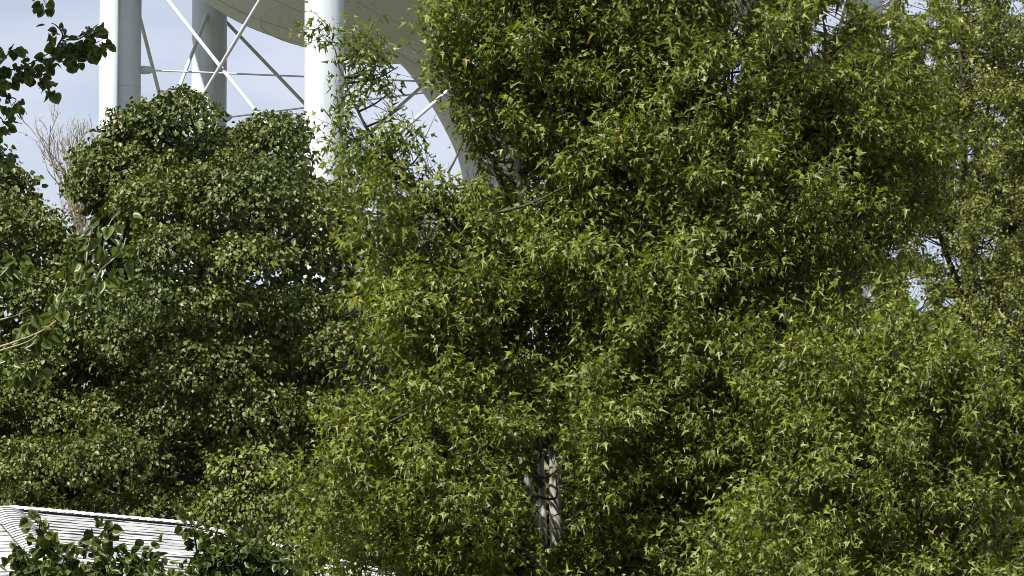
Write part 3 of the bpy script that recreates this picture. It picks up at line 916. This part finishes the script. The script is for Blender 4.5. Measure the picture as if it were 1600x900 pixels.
nA = lobed_tree('linden_tree', 'rounded dense dark green tree left of the maple, below the tower legs', 390, 66.5,
    [(148, 240, 345), (176, 212, 492), (238, 165, 505), (325, 178, 560), (450, 125, 660), (600, 60, 690), (750, 30, 720), (960, 10, 730)], 51, 2.6, cover=0.95)
nB = lobed_tree('linden_tree', 'dense dark green tree cut by the left edge, beside the bare tree', -110, 68.5,
    [(212, -200, 5), (300, -300, 25), (400, -340, 70), (450, -360, 125), (600, -380, 150), (750, -380, 160), (960, -380, 160)], 52, 2.4, cover=0.8)
# fuller woodland further back that closes the view below the crowns
fars = [(560, 104, 470, 300), (820, 108, 560, 330), (1120, 106, 540, 300), (1430, 110, 590, 330), (160, 106, 420, 320), (1700, 108, 520, 300), (-120, 108, 470, 320)]
for i, (px, d, ytop, w) in enumerate(fars):
    lab = ['dark tree far behind the gap between dense tree and maple', 'dark tree far behind the forked maple trunk', 'dark tree far behind the maple, right of its trunk', 'dark tree far behind the low maple at the right',
           'dark tree far behind the rounded dense tree', 'dark tree far behind the pale elm at the right edge', 'dark tree far behind the tree at the left edge'][i]
    lobed_tree('woodland_tree', lab, px, d, [(ytop, px - 70, px + 70), (ytop + 60, px - w * 0.6, px + w * 0.6), (ytop + 160, px - w * 0.85, px + w * 0.85), (1150, px - w, px + w)], 60 + i, 2.6, leaf=0.17, step=95, rr=(0.7, 1.0), per_area=130, mat=M_far, core=5000, tmpl=tmpl_lance(0.38))

# ------------------------------------------------------------------ the bare tree in the gap at the left
def bare_tree():
    rng = np.random.default_rng(8)
    d = 92.0
    b = at(140, 900, d)
    t = thing('bare_tree', 'leafless grey tree with fine dead twigs against the sky', 'tree', (b[0], d, 0), 'trees')
    mb = MB()
    tr = spline([np.array((b[0], d, 0)), np.array((b[0], d, 3)), at(138, 600, d), at(132, 420, d), at(115, 330, d), at(98, 260, d)], 6)
    mb.tube(tr, np.linspace(0.20, 0.03, len(tr)), 9); mb.build('trunk', M_bark_dead, t, True)
    limb, tips = [], []
    br = MB()
    def grow(p, dr, L, r, lev):
        n = 5
        pts = [p]
        for i in range(n):
            dr = norm(dr + rng.normal(0, 0.13, 3) + np.array((0, 0, 0.07)))
            pts.append(pts[-1] + dr * L / n)
        br.tube(pts, np.linspace(r, r * 0.55, n + 1), 5 if lev < 2 else 4, False)
        if lev == 4:
            tips.append(pts[-1])
            return
        for k in range(4 if lev < 2 else 3):
            i = rng.integers(2, n + 1)
            s = norm(rng.normal(0, 1, 3))
            grow(pts[i], norm(dr + s * 0.75 + np.array((0, 0, 0.25))), L * rng.uniform(0.5, 0.72), max(0.007, r * 0.5), lev + 1)
    for px, py, dx, dz in ((135, 470, -0.35, 1), (132, 430, 0.3, 1), (128, 390, 0.45, 0.9), (125, 370, -0.3, 1), (116, 340, 0.2, 1), (132, 440, 0.5, 1), (112, 335, -0.25, 1), (138, 500, 0.6, 1.1), (122, 360, 0.1, 1), (120, 350, -0.15, 1), (118, 345, -0.4, 1), (128, 400, 0.2, 1.1), (126, 385, -0.05, 1), (130, 420, 0.7, 0.9), (124, 365, 0.6, 0.8)):
        grow(at(px, py, d), norm(np.array((dx, rng.normal(0, 0.3), dz))), rng.uniform(0.80, 1.15), 0.03, 1)
    br.build('branches', M_bark_dead, t)['kind'] = 'stuff'
    tips = np.array(tips)
    x, y = pix(tips)
    low = tips[(y > 255) & (rng.random(len(tips)) < 0.8)]
    P = np.repeat(low, 3, 0) + rng.normal(0, 0.06, (len(low) * 3, 3))
    A = rng.normal(0, 1, P.shape); N = rng.normal(0, 1, P.shape)
    o = link('dry_leaves', leaves_mesh('dry_leaves', TM_OVATE, P, A, N, np.full(len(P), 0.07), rng.random(len(P))), M_dry, t)
    o['kind'] = 'stuff'
bare_tree()

# ------------------------------------------------------------------ cottonwood close by: its branches reach in from the left
def hang_leaves(pts, rng, n, size, jit, droop=0.9):
    """leaves on stalks along a twig"""
    P0 = spline(pts, 5)
    k = rng.integers(1, len(P0), n)
    B = P0[k] + rng.normal(0, 0.01, (n, 3))
    A = norm(rng.normal(0, 0.75, (n, 3)) + np.array((0, 0, -droop)) + 0.3 * norm(P0[-1] - P0[0]))
    P = B + A * rng.random((n, 1)) * jit
    N = norm(rng.normal(0, 0.8, (n, 3)) + np.array((0, -0.45, 0.35)))
    S = size * rng.uniform(0.7, 1.25, n)
    return P, A, N, S
CD = 27.0
cb = np.array((-5.2, 28.0, 0))
cotton = thing('cottonwood_tree', 'near cottonwood whose broad dark leaves reach in from the left edge', 'tree', cb, 'trees')
rng = np.random.default_rng(77)
mb = MB(); mb.tube(spline([cb, cb + (0.1, 0, 2.5), cb + (0.25, -0.1, 5), cb + (0.5, -0.2, 7.5), cb + (0.6, -0.2, 10)], 6), np.linspace(0.26, 0.05, 25), 12); mb.build('trunk', M_bark_dark, cotton, True)
twigs_top = [[(-160, 190), (-60, 135), (10, 112), (45, 100), (75, 84), (105, 62), (138, 52)], [(60, 93), (85, 92), (110, 88), (140, 72), (160, 62)], [(30, 105), (55, 110), (75, 122), (80, 130)], [(-30, 120), (0, 100), (15, 80), (22, 68)],
             [(-60, 130), (-15, 135), (10, 150), (25, 155), (18, 165)], [(-70, 150), (-20, 170), (2, 185), (5, 195)], [(-60, 215), (-20, 222), (2, 235), (10, 245)], [(-40, -60), (20, -30), (60, -8), (72, 6)], [(90, 72), (98, 55), (88, 40), (80, 36)], [(105, 62), (125, 60), (148, 42), (152, 38)]]
n_top = [110, 62, 34, 32, 36, 20, 20, 16, 16, 24]
twigs_mid = [[(-60, 560), (60, 520), (120, 470), (148, 440), (160, 395), (170, 352), (186, 330)], [(150, 440), (160, 420), (190, 392), (196, 372)], [(140, 455), (135, 410), (140, 375), (148, 350)], [(-60, 520), (0, 500), (28, 492), (48, 484)], [(-60, 480), (-10, 440), (15, 415), (20, 395)],
             [(-40, 560), (10, 545), (50, 530), (75, 500)], [(20, 540), (70, 510), (95, 470), (105, 440)], [(-60, 440), (0, 420), (30, 425), (40, 440)], [(-30, 590), (30, 570), (80, 560)]]
n_mid = [34, 12, 16, 18, 18, 24, 22, 16, 20]
Ls = []
br = MB(); bp = MB()
for tw, nL, dd, m_, sz in [(t, k, CD, br, 0.058) for t, k in zip(twigs_top, n_top)] + [(t, k, CD - 3.0, bp, 0.070) for t, k in zip(twigs_mid, n_mid)]:
    q = [at(x, y, dd + 0.12 * math.sin(i * 2.1 + x)) for i, (x, y) in enumerate(tw)]
    P0 = spline(q, 5)
    m_.tube(P0, np.linspace(0.006, 0.0018, len(P0)), 6, False)
    Ls.append(hang_leaves(q, rng, nL, sz, 0.05))
    if tw[0][0] < 0:                               # lead the twig back to the trunk
        z = max(2.0, q[0][2] - 1.0)
        br.tube(spline([np.array((cb[0] + 0.25, cb[1] - 0.1, z)), (np.array((cb[0] + 0.3, cb[1] - 0.1, z)) + q[0]) / 2 + (0, 0, 0.1), q[0]], 5), np.linspace(0.03, 0.006, 11), 6, False)
br.build('branches', M_bark_dark, cotton); bp.build('twigs', M_bark_pale, cotton)
P, A, N, S = (np.concatenate(q) for q in zip(*Ls))
single_leaves(cotton, TM_DELTA, M_cotton, P, A, N, S * 1.0)
# the rest of its crown, beyond the left edge, plus unseen leaves added for shade
C = fill_ellipsoids([(np.array((-5.4, 27.8, 6.5)), np.array((2.1, 2.0, 2.2))), (np.array((-5.2, 27.6, 9.0)), np.array((2.4, 2.2, 1.6))), (np.array((-3.6, 26.2, 7.9)), np.array((1.3, 1.6, 0.8)))], 1200, rng, 0.18, 0.0)
C = np.vstack([C, fill_ellipsoids([(np.array((-3.0, 26.0, 8.1)), np.array((1.4, 1.4, 0.7)))], 1500, rng, 0.09, 0.0)])  # dense mass above the frame, added to keep sun off the top left sprigs
cx, cy = pix(C)
C = C[(cx < -90) | (cy < -110)]
P = np.repeat(C, 7, 0) + rng.normal(0, 0.12, (len(C) * 7, 3))
ok = (pix(P)[0] < -60) | (pix(P)[1] < -60)
P = P[ok]
o = link('crown', leaves_mesh('crown', TM_OVATE, P, rng.normal(0, 0.7, P.shape) + np.array((0, 0, -0.9)), rng.normal(0, 0.7, P.shape) + np.array((0, 0, 0.5)), rng.uniform(0.06, 0.09, len(P)), rng.random(len(P)) * 0.9), M_cotton, cotton)
o['kind'] = 'stuff'

# ------------------------------------------------------------------ saplings in front of the roof
def sapling(name, label, px, d, shoots, seed, size, dens, mat=M_shoot, tm=TM_DELTA, body=None, nbody=0):
    rng = np.random.default_rng(seed)
    b = at(px, 900, d)
    t = thing(name, label, 'sapling', (b[0], d, 0), 'saplings before the roof')
    br = MB()
    Ls = []
    for k, pts in enumerate(shoots):
        q = [at(x, y, d + 0.15 * math.sin(k * 1.9 + i)) for i, (x, y) in enumerate(pts)]
        full = spline([np.array((b[0] + rng.normal(0, 0.06), d, 0)), np.array((b[0] + rng.normal(0, 0.15), d + rng.normal(0, 0.1), max(1.0, q[0][2] - 0.9)))] + q, 6)
        br.tube(full, np.linspace(0.02, 0.003, len(full)), 6, False)
        L = np.linalg.norm(np.diff(np.array(q), axis=0), axis=1).sum()
        Ls.append(hang_leaves(q, rng, max(5, int(dens * L)), size, 0.05, 0.5))
    br.build('stems', M_bark_dark, t)
    P, A, N, S = (np.concatenate(z) for z in zip(*Ls))
    x, y = pix(P)
    vis = (x > -10) & (x < 1610) & (y < 905)
    single_leaves(t, tm, mat, P[vis][:300], A[vis][:300], N[vis][:300], S[vis][:300])
    rest = [P[vis][300:], A[vis][300:], N[vis][300:], S[vis][300:]]
    if body is not None:
        C = fill_ellipsoids(body, nbody, rng, 0.06, 0.2)
        Pb = np.repeat(C, 5, 0) + rng.normal(0, 0.06, (len(C) * 5, 3))
        rest = [np.vstack([rest[0], Pb]), np.vstack([rest[1], rng.normal(0, 0.7, Pb.shape) + np.array((0, 0, -0.6))]), np.vstack([rest[2], rng.normal(0, 0.6, Pb.shape) + np.array((0, -0.3, 0.6))]), np.concatenate([rest[3], size * rng.uniform(0.7, 1.2, len(Pb))])]
    if len(rest[0]):
        o = link('crown', leaves_mesh('crown', tm, *rest, rng.random(len(rest[0])) * 0.95), mat, t)
        o['kind'] = 'stuff'
SD = 40.0
sapling('mulberry_sapling', 'leafy sapling with upright shoots before the pale roof at the left', 110, SD,
        [[(60, 960), (58, 900), (56, 860), (62, 830), (58, 805)], [(60, 960), (45, 890), (36, 870), (30, 862)], [(90, 960), (88, 900), (84, 870), (72, 850), (75, 838)], [(110, 960), (112, 900), (120, 868), (140, 850), (158, 835), (165, 822)],
         [(140, 960), (150, 900), (160, 880), (168, 862)], [(180, 960), (182, 910), (180, 880), (186, 862)], [(210, 960), (215, 900), (220, 880), (228, 865)], [(225, 960), (232, 900), (240, 880), (250, 862)], [(100, 960), (98, 900), (100, 880), (95, 862)], [(40, 960), (25, 910), (15, 895)]],
        71, 0.092, 60, body=[ell(95, 905, SD, 0.35, 0.35, 0.13), ell(200, 925, SD, 0.5, 0.35, 0.17), ell(60, 900, SD, 0.16, 0.2, 0.10)], nbody=230)
sapling('mulberry_sapling', 'darker sapling with one thin stem showing at the roof end', 345, SD + 1.0,
        [[(322, 960), (312, 900), (306, 850), (300, 822), (296, 815)], [(345, 960), (342, 900), (338, 860), (332, 835)], [(345, 960), (355, 900), (362, 860), (372, 835), (380, 825)], [(350, 960), (372, 900), (392, 870), (402, 850)], [(330, 960), (326, 910), (322, 880), (318, 860)], [(330, 960), (300, 920), (285, 900), (275, 880)], [(360, 960), (390, 915), (415, 885), (425, 870)]],
        72, 0.080, 80, body=[ell(350, 880, SD + 1, 0.22, 0.25, 0.2), ell(380, 910, SD + 1, 0.3, 0.25, 0.18), ell(395, 872, SD + 1, 0.16, 0.2, 0.12), ell(425, 895, SD + 1, 0.2, 0.2, 0.14)], nbody=380)
sapling('maple_sapling', 'yellower bush overlapping the far end of the roof', 480, 55.5,
        [[(440, 980), (436, 900), (430, 850), (424, 825)], [(480, 980), (476, 900), (470, 850), (466, 822)], [(520, 980), (520, 900), (524, 850)], [(555, 980), (560, 900), (572, 860)]],
        73, 0.085, 20, mat=M_maple, tm=TM_MAPLE, body=[ell(450, 880, 55.5, 0.42, 0.4, 0.30), ell(500, 860, 55.7, 0.38, 0.4, 0.25), ell(520, 920, 55.4, 0.6, 0.4, 0.2), ell(440, 930, 55.4, 0.6, 0.4, 0.2)], nbody=420)
sapling('maple_sapling', 'small bright yellow green shoot at the bottom, before the low maple', 1285, 47.0,
        [[(1285, 980), (1284, 910), (1283, 880), (1282, 852)], [(1285, 980), (1298, 910), (1310, 885), (1316, 878)], [(1280, 980), (1265, 915), (1256, 892), (1250, 885)], [(1290, 980), (1300, 930), (1325, 895)]],
        74, 0.085, 60, mat=M_maple, tm=TM_MAPLE)
print('leaf counts', maple_n, nA, nB, 'triangles', sum(len(m.polygons) for m in bpy.data.meshes))
